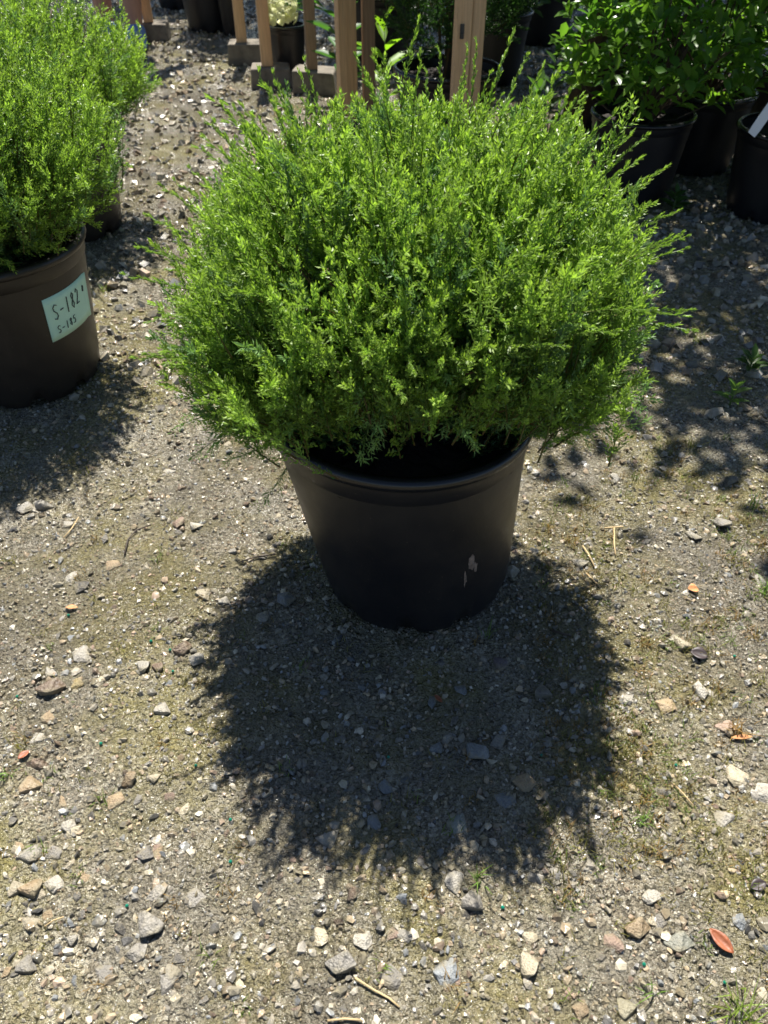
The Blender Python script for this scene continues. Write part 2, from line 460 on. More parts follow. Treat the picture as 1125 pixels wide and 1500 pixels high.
EMB = [(515, 1312, 26, BROWN), (170, 1175, 30, TAN), (100, 1215, 34, PALE), (90, 1175, 30, TAN), (110, 1215, 30, CREAM), (25, 1240, 24, TAN), (80, 1250, 26, GREY), (25, 1300, 32, CREAM), (105, 1265, 26, CREAM),
       (80, 1295, 30, PALE), (125, 1282, 24, TAN), (40, 1348, 34, CREAM), (40, 1412, 38, GREY), (155, 1428, 34, GREY), (243, 1441, 54, GREY), (200, 1395, 44, GREY), (177, 1362, 24, DARK), (235, 1248, 26, TAN),
       (70, 1340, 20, TAN), (230, 1310, 34, PALE), (270, 1185, 30, CREAM), (215, 1255, 28, GREY), (285, 1315, 34, GREY), (590, 1370, 30, PALE), (580, 1370, 26, PINK), (468, 1370, 36, CREAM), (530, 1380, 34, PALE),
       (655, 1425, 44, BLUE), (575, 1430, 40, GREY), (770, 1375, 34, CREAM), (665, 1290, 36, PALE), (475, 1228, 40, PALE), (548, 1205, 28, BLUE), (565, 1152, 26, BLUE), (670, 1208, 38, (.30, .32, .28)), (640, 1097, 26, BLUE),
       (655, 1080, 24, PALE), (730, 1085, 30, GREY), (740, 1170, 34, BLUE), (635, 1030, 28, BLUE), (675, 1012, 22, BLUE), (478, 1015, 24, BLUE), (515, 965, 20, BLUE), (560, 1015, 18, GREY), (593, 973, 18, PALE),
       (1080, 1137, 44, CREAM), (1115, 1160, 36, PALE), (1085, 1350, 34, BLUE), (990, 1380, 46, (.30, .30, .24)), (965, 1350, 28, GREY), (955, 1315, 36, PALE), (915, 1475, 40, (.33, .30, .2)), (1060, 1065, 34, PINK),
       (850, 1480, 28, TAN), (1000, 840, 24, CREAM), (975, 1035, 34, TAN), (920, 1025, 26, PALE), (1115, 850, 26, PALE), (1065, 1200, 40, PALE), (60, 1120, 40, BROWN), (45, 1148, 40, TAN), (120, 960, 34, PALE),
       (70, 985, 30, PALE), (150, 998, 34, CREAM), (115, 1005, 26, (.45, .35, .15)), (300, 870, 30, CREAM), (240, 1040, 30, PALE), (330, 880, 22, PALE), (70, 1050, 24, TAN), (55, 1080, 26, PALE), (122, 860, 26, DARK),
       (105, 845, 24, PALE), (165, 828, 24, TAN), (385, 905, 24, PALE), (100, 768, 22, PALE), (250, 690, 24, PALE), (210, 668, 24, PALE), (235, 600, 20, DARK), (265, 580, 20, PALE), (200, 470, 20, DARK), (185, 410, 18, GREY),
       (1040, 470, 22, PALE), (1055, 478, 18, DARK), (900, 700, 22, PALE), (960, 690, 22, PALE), (1090, 600, 24, TAN), (950, 640, 20, GREY)]
for px, py, w, c_ in EMB:
    put_stone(px, py, w * 1.1, c_, ground, None, None, .12, .95, .8)
PALS = [GREY, PALE, TAN, GREY, BROWN, BLUE, CREAM, GREY, PINK, DARK]
for i in range(210):
    py = 1480 - 1250 * random.random() ** 1.25
    put_stone(random.uniform(-40, 1165), py, random.uniform(11, 24) * (.5 + .5 * py / 1500), [ch * (.6 + .55 * (i * .618 % 1)) for ch in random.choice(PALS)], ground, None, None, .25, random.uniform(.6, 1.05), .85)

# ------------------------------------------------------------------ pots
def pot_meshes(rb, rt, h, mat, nfeet=10):
    wall, rim = MB(), MB()
    def zm(i, a):
        return .012 * (h / .25) if i <= 1 and math.sin(a * nfeet) > .55 else 0
    e = rt - rb
    prof = [(rb * .965, 0.0), (rb * .985, .004), (rb, .016), (rb + .12 * e, h * .16), (rb + .35 * e, h * .42), (rb + .64 * e, h * .76), (rb + .70 * e, h * .845), (rb + .74 * e, h * .856), (rb + .83 * e, h * .868), (rb + .86 * e, h * .945)]
    wall.lathe(prof, 96, zm)
    inn = [(rb + .80 * e, h * .955), (rb + .70 * e, h * .80), (rb + .6 * e, h * .7)]
    wall.lathe(inn, 96)
    wall.lathe([(0.0005, .013), (rb * .96, .013)], 48)
    rim.lathe([(rb + .80 * e, h * .948), (rb + .86 * e, h * .943), (rb + .98 * e, h * .945), (rt + .001, h * .955), (rt + .0028, h * .972), (rt + .001, h * .990), (rt - .004, h), (rt - .009, h * .998), (rb + .79 * e, h * .985), (rb + .78 * e, h * .953)], 96)
    soil = MB(); n = 40; prof = [(0.0005, 0)] + [(k / 8 * (rb + .74 * e), 0) for k in range(1, 9)]
    soil.lathe(prof, n); rr = random.Random(5)
    soil.v = [(x, y, h * .86 + rr.uniform(-.006, .006)) for x, y, z in soil.v]
    return wall.mesh('pot_wall', mat, True), rim.mesh('pot_rim', M['rim'] if mat == M['pot'] else mat, True), soil.mesh('pot_soil', M['soil'])
POTS = {'main': pot_meshes(.130, .160, .288, M['pot']), 'brown': pot_meshes(.134, .166, .265, M['pot_brown']), 'black': pot_meshes(.128, .163, .25, M['pot']),
        'small': pot_meshes(.112, .138, .215, M['pot']), 'slim': pot_meshes(.062, .080, .19, M['pot']), 'slim_brown': pot_meshes(.05, .07, .24, M['pot_brown'])}
for me in POTS['main']:                            # the old pot's mouth has gone out of true
    for v_ in me.vertices: v_.co.z -= .12 * v_.co.x * (v_.co.z / .288) ** 2; v_.co.x -= .013 * v_.co.z / .288
def add_pot(parent, kind):
    w, r, s = POTS[kind]
    p = link('pot', w, parent); link('rim', r, p); link('soil', s, parent); return p

# ------------------------------------------------------------------ foliage
def unit(a): return a / np.maximum(np.linalg.norm(a, axis=-1, keepdims=True), 1e-9)
def perp(d, rng):
    r = rng.normal(size=d.shape); u = unit(np.cross(d, r)); return u, np.cross(d, u)

def quad_leaves(P, D, Nn, L, W, fold=0.0):
    S = unit(np.cross(D, Nn))
    b = P; t = P + D * L[:, None]; m = P + D * (L * .45)[:, None] + Nn * (fold * W)[:, None]
    V = np.stack([b, m + S * (W / 2)[:, None], t, m - S * (W / 2)[:, None]], 1)
    return V.reshape(-1, 3), np.arange(len(P) * 4).reshape(-1, 4)

def conifer(rng, B, D, L, bend, tipcol, basecol, K=11, J=6, tw=.026, leafL=.0060, leafW=.0025, ang=40, lang=32, planar=None, spread=1.0, stemr=.0009):
    """shoots B + D*L*t + bend*L*t^2 carrying K side twigs with J pairs of leaves each"""
    n = len(B); t = (.16 + .84 * (np.arange(K)[None] + .7 * rng.random((n, K))) / K)
    P = B[:, None] + D[:, None] * (L[:, None] * t)[..., None] + bend[:, None] * (L[:, None] * t * t)[..., None]
    T = unit(D[:, None] + 2 * bend[:, None] * t[..., None])
    u, w = perp(D, rng)
    if planar is not None: u = unit(planar - D * (planar * D).sum(-1, keepdims=True)); w = np.cross(D, u)
    ph = (np.arange(K)[None] * math.pi + rng.random((n, 1)) * 6.28 * (planar is None) + rng.normal(0, .75 * spread if planar is None else .22, (n, K)))
    if planar is None: ph = ph + np.arange(K)[None] * 1.1
    side = u[:, None] * np.cos(ph)[..., None] + w[:, None] * np.sin(ph)[..., None]
    side = unit(side - T * (side * T).sum(-1, keepdims=True))
    a = np.radians(ang + rng.normal(0, 8, (n, K)))
    td = unit(T * np.cos(a)[..., None] + side * np.sin(a)[..., None])
    tl = tw * (1.05 - .62 * t) * (.6 + .6 * rng.random((n, K)))
    # leaves
    s = (np.arange(J)[None, None] + .4) / J
    Q = P[:, :, None] + td[:, :, None] * (tl[..., None] * s)[..., None] + T[:, :, None] * (tl[..., None] * .28 * s * s)[..., None]
    tq = unit(td[:, :, None] + T[:, :, None] * (.56 * s)[..., None])
    ref = unit(np.cross(tq, T[:, :, None] + .01)); ref2 = np.cross(tq, ref)
    odd = (np.arange(J) % 2)[None, None, :, None]
    ax = np.where(odd == 0, ref, ref2)
    out = []
    for sg in (1, -1):
        b = np.radians(lang + rng.normal(0, 9, s.shape[:0] + (n, K, J)))[..., None]
        ld = unit(tq * np.cos(b) + ax * sg * np.sin(b)); ln = unit(ax * sg * np.cos(b) - tq * np.sin(b))
        out.append((Q, ld, ln))
    Pl = np.concatenate([o[0].reshape(-1, 3) for o in out]); Dl = np.concatenate([o[1].reshape(-1, 3) for o in out]); Nl = np.concatenate([o[2].reshape(-1, 3) for o in out])
    nl = len(Pl)
    LL = leafL * (.75 + .5 * rng.random(nl)); WW = leafW * (.8 + .4 * rng.random(nl))
    V, F = quad_leaves(Pl, Dl, Nl, LL, WW, .25)
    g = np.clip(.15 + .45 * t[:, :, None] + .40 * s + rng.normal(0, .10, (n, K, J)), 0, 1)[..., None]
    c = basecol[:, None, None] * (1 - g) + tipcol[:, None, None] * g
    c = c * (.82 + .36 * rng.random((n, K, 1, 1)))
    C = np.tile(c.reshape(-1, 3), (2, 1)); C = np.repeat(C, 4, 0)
    # leaves along the shoot itself
    J2 = K * 2; t2 = ((np.arange(J2)[None] + rng.random((n, J2))) / J2); 
    P2 = B[:, None] + D[:, None] * (L[:, None] * t2)[..., None] + bend[:, None] * (L[:, None] * t2 * t2)[..., None]
    T2 = unit(D[:, None] + 2 * bend[:, None] * t2[..., None]); u2, _ = perp(T2.reshape(-1, 3), rng)
    T2 = T2.reshape(-1, 3); bb = .55; d2 = unit(T2 * math.cos(bb) + u2 * math.sin(bb)); n2 = unit(u2 * math.cos(bb) - T2 * math.sin(bb))
    m2 = len(T2); V2, F2 = quad_leaves(P2.reshape(-1, 3), d2, n2, leafL * (.9 + .4 * rng.random(m2)), leafW * (1 + .3 * rng.random(m2)), .25)
    g2 = np.clip(t2 * .9, 0, 1)[..., None]; C2 = np.repeat((basecol[:, None] * (1 - g2) + tipcol[:, None] * g2).reshape(-1, 3), 4, 0)
    # stems: three sided
    S = 5; ts = np.linspace(0, 1, S)[None]
    Ps = B[:, None] + D[:, None] * (L[:, None] * ts)[..., None] + bend[:, None] * (L[:, None] * ts * ts)[..., None]
    rad = stemr * (1.25 - ts)[..., None]
    ring = np.stack([Ps + rad * (u[:, None] * math.cos(k * 2.0944) + w[:, None] * math.sin(k * 2.0944)) for k in range(3)], 2)
    V3 = ring.reshape(-1, 3); idx = np.arange(n * S * 3).reshape(n, S, 3)
    F3 = np.concatenate([np.stack([idx[:, :-1, k], idx[:, :-1, (k + 1) % 3], idx[:, 1:, (k + 1) % 3], idx[:, 1:, k]], -1).reshape(-1, 4) for k in range(3)])
    stemc = np.array((.12, .085, .03)); gs = np.clip(ts * 1.1, 0, 1)[..., None]
    cs = stemc * (1 - gs) + (basecol[:, None] * .6 + tipcol[:, None] * .4) * gs
    C3 = np.repeat(np.broadcast_to(cs, (n, S, 3)).reshape(-1, 3), 3, 0)
    return np.concatenate([V, V2, V3]), np.concatenate([F, F2 + len(V), F3 + len(V) + len(V2)]), np.concatenate([C, C2, C3])

TIP = np.array((.29, .42, .075)); MIDG = np.array((.048, .13, .024)); GLAUC_SKY = np.array((.10, .18, .065))  # third green is glaucous bloom, partly sky reflection put into the colour

def shrub_shoots(rng, n, ctr, rad, origin, r0, r1, L0, L1, zmin=-1.0):
    """shoot tips spread over a lumpy ellipsoid, growing away from the plant's base"""
    d = unit(rng.normal(size=(int(n * 1.6), 3)))
    d = d[d[:, 2] > zmin][:n]; n = len(d)
    lump = 1 + .06 * np.sin(5 * d[:, 0] + 3 * d[:, 2] + 1) * np.sin(4 * d[:, 1] + 2) + .05 * np.sin(11 * d[:, 0] + 7 * d[:, 1]) * np.sin(9 * d[:, 2] + 1) + rng.normal(0, .05, n)
    rr = (r0 + (r1 - r0) * rng.random(n)) * lump
    up = np.array(rad)[None] * np.ones((n, 1)); up[:, 2] = np.where(d[:, 2] > 0, rad[2], rad[3])
    tip = np.array(ctr) + d * up[:, :3] * rr[:, None]
    g = unit(tip - np.array(origin))
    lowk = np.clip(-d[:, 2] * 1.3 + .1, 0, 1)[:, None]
    D = unit(g + np.array((0, 0, .38)) * (1 - lowk) + np.array((0, 0, -.30)) * lowk + rng.normal(0, .22, (n, 3)))
    L = L0 + (L1 - L0) * rng.random(n)
    bend = np.array((0, 0, .16)) * (1 - 2.0 * lowk) + rng.normal(0, .10, (n, 3))
    B = tip - D * L[:, None] - bend * L[:, None]
    gl = (rng.random(n) < (.10 + .35 * lowk[:, 0]))[:, None]  # commoner on low shoots, where this colour also carries reflected sky
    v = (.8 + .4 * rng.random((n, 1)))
    tipc = np.where(gl, GLAUC_SKY * 1.15, TIP) * v; basec = np.where(gl, GLAUC_SKY * .7, MIDG) * v
    return B, D, L, bend, tipc, basec

def cut_inside(S, keep): return [a[keep] for a in S]

def add_branches(parent, rng, n, ctr, rad, z0, r=.0032):
    for k in range(n):
        a = rng.random() * 6.283; el = rng.uniform(-.1, 1.25)
        d = np.array((math.cos(a) * math.cos(el), math.sin(a) * math.cos(el), math.sin(el)))
        tip = np.array(ctr) + d * np.array((rad[0], rad[1], rad[2] if d[2] > 0 else rad[3])) * .78
        b = np.array((rng.normal(0, .014), rng.normal(0, .014), z0))
        mid = b * .45 + tip * .55 + np.array((0, 0, .035)) + rng.normal(0, .012, 3)
        pts = [b * (1 - t) ** 2 + 2 * mid * t * (1 - t) + tip * t * t for t in np.linspace(0, 1, 7)]
        m = MB(); m.tube(pts, [r * (1.15 - .85 * t) for t in np.linspace(0, 1, 7)], 6); m.obj('branch', M['twig'], parent, True)

def potted_conifer(name, loc, pot, seed, ctr, rad, counts, kw, rz=0.0, branches=26, floor=None):
    root = empty(name, loc, rz); rng = np.random.default_rng(seed)
    p = add_pot(root, pot); h = .22
    org = (0, 0, h - .02)
    parts = []
    for (n, r0, r1, L0, L1, over) in counts:
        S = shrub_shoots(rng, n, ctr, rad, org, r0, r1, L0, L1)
        B = S[0]; inpot = (np.hypot(B[:, 0], B[:, 1]) < .17) & (B[:, 2] < .235) | (B[:, 2] < .10)
        if floor is not None:
            tip = B + (S[1] + S[3]) * S[2][:, None]; inpot |= ~floor(tip, rng)
        S = cut_inside(S, ~inpot)
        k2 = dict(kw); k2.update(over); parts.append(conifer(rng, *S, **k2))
    off = 0; Vs, Fs, Cs = [], [], []
    for V, F, C in parts: Vs.append(V); Fs.append(F + off); Cs.append(C); off += len(V)
    cr = link('crown', mesh_np('crown', np.concatenate(Vs), np.concatenate(Fs), M['conifer'], np.concatenate(Cs)), root)
    cr['kind'] = 'stuff'
    add_branches(root, rng, branches, ctr, rad, h)
    return root, p, rng

# ---- the main shrub
base = G(611, 828); MX, MY = base.x, base.y
MC, MR = (.006, .02, .408), (.256, .252, .185, .185)
def main_floor(tip, rng):
    """the crown opens over the front of the pot and droops at its flanks"""
    az = np.degrees(np.arctan2(tip[:, 0], -(tip[:, 1] - .02)))          # 0 faces the front, + is the right flank
    k = np.interp(az, [-180, -90, -60, -38, -10, 22, 40, 75, 120, 180], [.80, .77, .74, .69, .66, .665, .72, .82, .82, .80]) + rng.normal(0, .012, len(tip))
    hol = np.sin(az * .105 + 1) * np.sin(tip[:, 2] * 62 + az * .03) + np.sin(az * .21 + tip[:, 2] * 40)
    thin = (np.abs(az) < 80) & (tip[:, 2] < .47) & (hol + rng.normal(0, .4, len(tip)) > np.interp(tip[:, 2], [.25, .47], [.1, 1.1]))
    return ((CAM_H - tip[:, 2]) / (MY + tip[:, 1]) < k) & ~thin
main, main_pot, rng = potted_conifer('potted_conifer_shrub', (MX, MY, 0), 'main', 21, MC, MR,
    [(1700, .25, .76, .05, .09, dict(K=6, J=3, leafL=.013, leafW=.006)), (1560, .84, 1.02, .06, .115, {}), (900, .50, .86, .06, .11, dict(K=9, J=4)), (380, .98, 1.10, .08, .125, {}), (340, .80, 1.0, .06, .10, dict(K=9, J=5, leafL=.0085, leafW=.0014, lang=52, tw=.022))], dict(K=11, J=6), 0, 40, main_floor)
main.rotation_euler = (0, R(-3.6), 0); main.location.z = .003
tag(main, 'bright green feathery conifer shrub in a scuffed black plastic pot', 'potted shrub')
# long shoots that stand clear of the crown
variants = []
for k in range(6):
    r2 = np.random.default_rng(300 + k)
    V, F, C = conifer(r2, np.zeros((1, 3)), np.array([(0, 0, 1.)]), np.array([.12]), np.array([(r2.normal(0, .12), r2.normal(0, .12), 0)]), TIP[None] * .95, MIDG[None] * 1.2, K=11, J=6, tw=.015, ang=26, lang=22, leafW=.0020)
    variants.append(mesh_np('shoot', V, F, M['conifer'], C))
for k in range(160):
    a = rng.random() * 6.283; el = abs(rng.normal(.75, .4)) if k % 4 else rng.uniform(-.2, .4)
    d = np.array((math.cos(a) * math.cos(el), math.sin(a) * math.cos(el), math.sin(el)))
    b = np.array(MC) + d * np.array((MR[0], MR[1], MR[2] if d[2] > 0 else MR[3])) * rng.uniform(.80, .9)
    if d[2] < .15 and d[1] < .2 and abs(d[0]) < .8: continue
    dd = unit(d + np.array((0, 0, .35)) + rng.normal(0, .15, 3))
    link('shoot', variants[k % 6], main, b, Vector(dd).to_track_quat('Z', 'Y').to_euler(), rng.uniform(.5, .85))
# open needled sprays that hang out over the rim and the flanks
sprays = []
for k in range(6):
    r2 = np.random.default_rng(330 + k)
    V, F, C = conifer(r2, np.zeros((1, 3)), np.array([(0, 0, 1.)]), np.array([.10]), np.array([(r2.normal(0, .2), r2.normal(0, .2), 0)]), GLAUC_SKY[None] * 1.7 + TIP[None] * .25, GLAUC_SKY[None] * .9, K=9, J=6, tw=.026, ang=44, lang=50, leafL=.0085, leafW=.0016, stemr=.0011)
    sprays.append(mesh_np('spray', V, F, M['conifer'], C))
for k in range(84):
    if k < 48: az, z, rr_ = rng.uniform(-85, 85), rng.uniform(.345, .43), rng.uniform(.09, .165)
    elif k < 70: az, z, rr_ = rng.uniform(62, 125), rng.uniform(.26, .34), rng.uniform(.14, .19)
    else: az, z, rr_ = rng.uniform(-125, -60), rng.uniform(.24, .32), rng.uniform(.14, .19)
    az = R(az); d = np.array((math.sin(az), -math.cos(az), rng.uniform(-.1, .35) if k < 48 else rng.uniform(-.45, .1))); b = np.array((d[0] * rr_, d[1] * rr_ + .02, z))
    link('spray', sprays[k % 6], main, b, Vector(unit(d + rng.normal(0, .2, 3))).to_track_quat('Z', 'Y').to_euler(), rng.uniform(.7, 1.15))
# dried mud smear on the pot
def on_wall(a, z, out, rb=.130, rt=.160, h=.288):
    r = rb + (rt - rb) * (.12 + (.74 - .12) * (z / h - .16) / (.875 - .16)) + out
    return (r * math.cos(a), r * math.sin(a), z)
sm = MB()
for a0, z0, w, hh in ((-1.04, .125, .10, .030), (-1.10, .098, .045, .034), (-.99, .112, .05, .024)):
    n = 14; ctrp = on_wall(a0, z0, .0012); V = [ctrp]
    for k in range(n):
        th = 6.283 * k / n; rr_ = random.uniform(.5, 1.1)
        V.append(on_wall(a0 + w * .5 * math.cos(th) * rr_, z0 + hh * .5 * math.sin(th) * rr_ , .0006))
    sm.add(V, [(0, 1 + k, 1 + (k + 1) % n) for k in range(n)])
sm.v = [(x_ - .013 * z_ / .288, y_, z_ - .12 * x_ * (z_ / .288) ** 2) for x_, y_, z_ in sm.v]
sm.obj('mud_smear', M['scuff'], main_pot)
for k in range(5):
    m = MB(); a = rng.uniform(-2.6, -.5); r0 = rng.uniform(.06, .125); q = Vector((r0 * math.cos(a), r0 * math.sin(a), .226))
    m.box(q, (rng.uniform(.03, .055), .014, .006), rng.uniform(0, 3), .8, .002); m.obj('bark_chip', M['stake_dark'], main)

# ---- the two left shrubs
A = Vector((-.690, 1.300, 0))
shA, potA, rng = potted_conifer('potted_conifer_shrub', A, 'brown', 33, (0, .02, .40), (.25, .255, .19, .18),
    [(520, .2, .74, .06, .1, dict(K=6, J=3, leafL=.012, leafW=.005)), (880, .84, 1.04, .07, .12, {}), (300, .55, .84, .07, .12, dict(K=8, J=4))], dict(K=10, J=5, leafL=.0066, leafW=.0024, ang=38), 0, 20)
tag(shA, 'feathery green conifer shrub in a brown pot with a mint paper note', 'potted shrub')
# note wrapped on the pot wall
def note_pt(u, v, out):
    a = R(-42) + u * R(41); z = .118 + v * .082 + .004 * u
    return on_wall(a, z, out, .134, .166, .265)
nb = MB(); nu, nv = 14, 6; V = []
for j in range(nv + 1):
    for i in range(nu + 1): V.append(note_pt(i / nu, j / nv, .0015 + (.003 if i == nu else 0)))
nb.add(V, [(j * (nu + 1) + i, j * (nu + 1) + i + 1, (j + 1) * (nu + 1) + i + 1, (j + 1) * (nu + 1) + i) for j in range(nv) for i in range(nu)])
note = nb.obj('paper_note', M['paper'], shA, True)
so = note.modifiers.new('thick', 'SOLIDIFY'); so.thickness = .0004
GL = {'S': [(.9, .9), (.5, 1), (.1, .82), (.2, .6), (.7, .42), (.85, .2), (.5, 0), (.05, .1)], '-': [(.1, .45), (.8, .48)], '1': [(.5, 1), (.45, 0)],
      '8': [(.8, .85), (.5, 1), (.2, .82), (.45, .56), (.8, .25), (.5, 0), (.15, .22), (.5, .55), (.8, .85)], '2': [(.1, .8), (.4, 1), (.8, .82), (.6, .45), (.1, .02), (.9, .05)],
      '5': [(.85, 1), (.25, .97), (.2, .6), (.6, .62), (.85, .35), (.6, .03), (.1, .08)]}
def write(txt, u0, v0, cw, ch, slope, r):
    for i, chn in enumerate(txt):
        pts = [note_pt(u0 + i * cw + x_ * cw * .72, v0 + y_ * ch + slope * i, .0024) for x_, y_ in GL[chn]]
        m = MB(); m.tube(pts, r, 5); m.obj('letter', M['ink'], note)
write('S-182', .13, .46, .125, .34, .012, .0009)
write('S-185', .14, .14, .085, .17, .006, .0007)
m = MB(); m.tube([note_pt(.86, .66, .0024), note_pt(.875, .78, .0024)], .0016, 6); m.obj('ink_mark', M['ink'], note)

Bp = Vector((-.83, 2.02, 0))
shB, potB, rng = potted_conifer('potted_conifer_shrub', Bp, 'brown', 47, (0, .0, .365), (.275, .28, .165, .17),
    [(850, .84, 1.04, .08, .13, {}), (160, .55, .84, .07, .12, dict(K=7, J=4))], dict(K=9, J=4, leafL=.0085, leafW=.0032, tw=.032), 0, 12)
tag(shB, 'rounded light green conifer shrub behind the note-bearing pot, beside the gravel path', 'potted shrub')

# ---- flat-spray thujas
def thuja(name, loc, pot, seed, ctr, rad, n, cols, label, zlow=.2, kw=None, group=None, branches=6):
    root = empty(name, loc); rng = np.random.default_rng(seed); add_pot(root, pot)
    S = list(shrub_shoots(rng, n, ctr, rad, (0, 0, .2), .62, 1.0, .10, .17, -.95))
    keep = S[0][:, 2] > zlow; S = [a[keep] for a in S]
    v = (.75 + .5 * rng.random((len(S[0]), 1))); S[4] = np.array(cols[0]) * v; S[5] = np.array(cols[1]) * v
    k2 = dict(K=12, J=6, leafL=.010, leafW=.0045, tw=.06, ang=48, lang=20, planar=unit(np.cross(S[1], np.array((0, 0, 1.))) + rng.normal(0, .3, S[1].shape)))
    k2.update(kw or {})
    V, F, C = conifer(rng, *S, **k2)
    cr = link('crown', mesh_np('crown', V, F, M['conifer'], C), root); cr['kind'] = 'stuff'
    add_branches(root, rng, branches, ctr, rad, .2, .004)
    m = MB(); m.tube([(0, 0, .15), (.01, 0, ctr[2]), (0, .01, ctr[2] + rad[2] * .8)], [.016, .011, .004], 8); m.obj('trunk', M['bark'], root, True)
    return tag(root, label, 'potted shrub', group)
thuja('potted_thuja', (-1.33, 2.05, 0), 'black', 51, (0.05, 0, .47), (.29, .29, .32, .24), 330, ((.17, .24, .03), (.07, .13, .022)), 'flat-sprayed yellow-green thuja squeezed between the two rounded conifers')
thuja('potted_thuja', (G(656, 96, .25).x, G(656, 96, .25).y, 0), 'black', 52, (0.02, .02, .62), (.30, .30, .60, .36), 400, ((.035, .085, .024), (.02, .05, .016)), 'dark green upright thuja in a black pot behind the pale wooden post', .26)

# ------------------------------------------------------------------ broad leaved plants
def leaf6(L=1.0, W=.42, fold=.12, droop=.1):
    V = [(0, 0, 0), (.28 * L, W * .40, fold * W), (.62 * L, W * .46, fold * W - droop * .3), (L, 0, -droop), (.62 * L, -W * .46, fold * W - droop * .3), (.28 * L, -W * .40, fold * W), (.3 * L, 0, 0), (.64 * L, 0, -droop * .35)]
    F = [(0, 6, 1), (1, 6, 7, 2), (2, 7, 3), (0, 5, 6), (5, 4, 7, 6), (4, 3, 7)]
    return V, F
LEAFM = []
for W, f, dr in ((.46, .2, .10), (.52, .12, .16), (.40, .28, .05)):
    V, F = leaf6(1, W, f, dr); mm = MB(); mm.add(V, F); LEAFM.append(mm.mesh('leaf', M['leafobj'], True))
def leaves_np(rng, P, D, L, Wf, cols):
    """many folded leaves in one mesh"""
    V6 = np.array(leaf6(1, Wf, .18, .12)[0]); n = len(P)
    upv = np.array((0, 0, 1.)); S = unit(np.cross(upv + rng.normal(0, .35, (n, 3)), D)); U = np.cross(D, S)
    V = P[:, None] + (D[:, None] * V6[None, :, :1] + S[:, None] * V6[None, :, 1:2] + U[:, None] * V6[None, :, 2:3]) * L[:, None, None]
    o = 8 * np.arange(n)[:, None]
    T3 = np.concatenate([np.array([f])[:, :] + o for f in ((0, 6, 1), (2, 7, 3), (0, 5, 6), (4, 3, 7))]); T4 = np.concatenate([np.array([f]) + o for f in ((1, 6, 7, 2), (5, 4, 7, 6))])
    return V.reshape(-1, 3), [T3, T4], np.repeat(cols, 8, 0)

def broad_shrub(name, loc, pot, seed, ctr, rad, n, nsingle, size, label, cat='potted shrub', face=None, group=None, colA=(.06, .15, .022), colB=(.15, .28, .035)):
    root = empty(name, loc); rng = np.random.default_rng(seed); add_pot(root, pot)
    # whorls of leaves at twig ends
    nw = (n + nsingle) // 6; d = unit(rng.normal(size=(nw, 3))); rr = (.45 + .58 * rng.random(nw) ** .6)[:, None]
    ends = np.array(ctr) + d * rr * np.array(rad)
    ends = ends[ends[:, 2] > .24]; nw = len(ends)
    ax = unit(ends - np.array((0, 0, ctr[2] - rad[2] * 1.2)) + rng.normal(0, .05, (nw, 3)))
    P, D, Ls, Cc = [], [], [], []
    for k in range(nw):
        u, w = perp(ax[k][None], rng); c = np.array(colA) * (1 - (f := rng.random())) + np.array(colB) * f
        for j in range(6):
            a = j * 2.4 + rng.random(); b = rng.uniform(.5, 1.25)
            D.append(unit(ax[k] * math.cos(b) + (u[0] * math.cos(a) + w[0] * math.sin(a)) * math.sin(b))); P.append(ends[k] - ax[k] * .006 * j); Ls.append(size * rng.uniform(.65, 1.1)); Cc.append(c * rng.uniform(.8, 1.2))
    P, D, Ls, Cc = map(np.array, (P, D, Ls, Cc))
    camdir = -(np.array(loc) + P - np.array((0, 0, .8))); score = (camdir / np.linalg.norm(camdir, axis=1, keepdims=True) * unit(P - np.array(ctr))).sum(1) + rr.mean()
    order = np.argsort(-score); single, rest = order[:nsingle], order[nsingle:]
    V, F, C = leaves_np(rng, P[rest], D[rest], Ls[rest], .46, Cc[rest])
    fo = link('foliage', mesh_np('foliage', V, F, M['broad'], C, True), root); fo['kind'] = 'stuff'
    for i in single:
        Dv = Vector(D[i]); S = Vector((rng.normal(0, .3), rng.normal(0, .3), 1)).cross(Dv).normalized(); U = Dv.cross(S)
        mt = Matrix((Dv, S, U)).transposed()
        o = link('leaf', LEAFM[i % 3], root, P[i], mt.to_euler(), float(Ls[i])); o.color = (*Cc[i], 1)
    for k in range(0, nw, max(1, nw // 22)):
        m = MB(); b = np.array((rng.normal(0, .012), rng.normal(0, .012), .18)); md = (b + ends[k]) / 2 + np.array((0, 0, -.02))
        m.tube([b, b * .6 + md * .4 , md, ends[k]], [.005, .004, .003, .0015], 5); m.obj('branch', M['bark'], root, True)
    return tag(root, label, cat, group)

pE = G(942, 168, .205)
broad_shrub('potted_broadleaf_shrub', (pE.x, pE.y, 0), 'small', 61, (.05, 0, .43), (.32, .28, .25), 1700, 150, .048, 'glossy broad-leaved shrub in a squat black pot, nearest the wooden post')
broad_shrub('potted_broadleaf_shrub', (.95, 2.50, 0), 'small', 62, (.0, 0, .46), (.30, .28, .27), 1300, 110, .048, 'glossy broad-leaved shrub in the middle black pot of the shaded row')
G3 = broad_shrub('potted_broadleaf_shrub', (1.055, 2.13, 0), 'small', 63, (.08, .05, .50), (.24, .24, .22), 600, 60, .046, 'broad-leaved shrub whose black pot holds a white plant tag')
m = MB(); q0, q1 = G(1092, 183, .25), G(1124, 124, .25)
tq = MB(); tq.add([(-.012, 0, 0), (.012, 0, 0), (.014, 0, .015), (.014, 0, .16), (-.014, 0, .16), (-.014, 0, .015)], [(0, 1, 2, 3, 4, 5)])
tg = tq.obj('plant_tag', M['white'], None, False, (G(1095, 182, .245).x - .005, 1.985, .235)); tg.rotation_euler = (R(-8), R(32), R(10))
so = tg.modifiers.new('thick', 'SOLIDIFY'); so.thickness = .0012
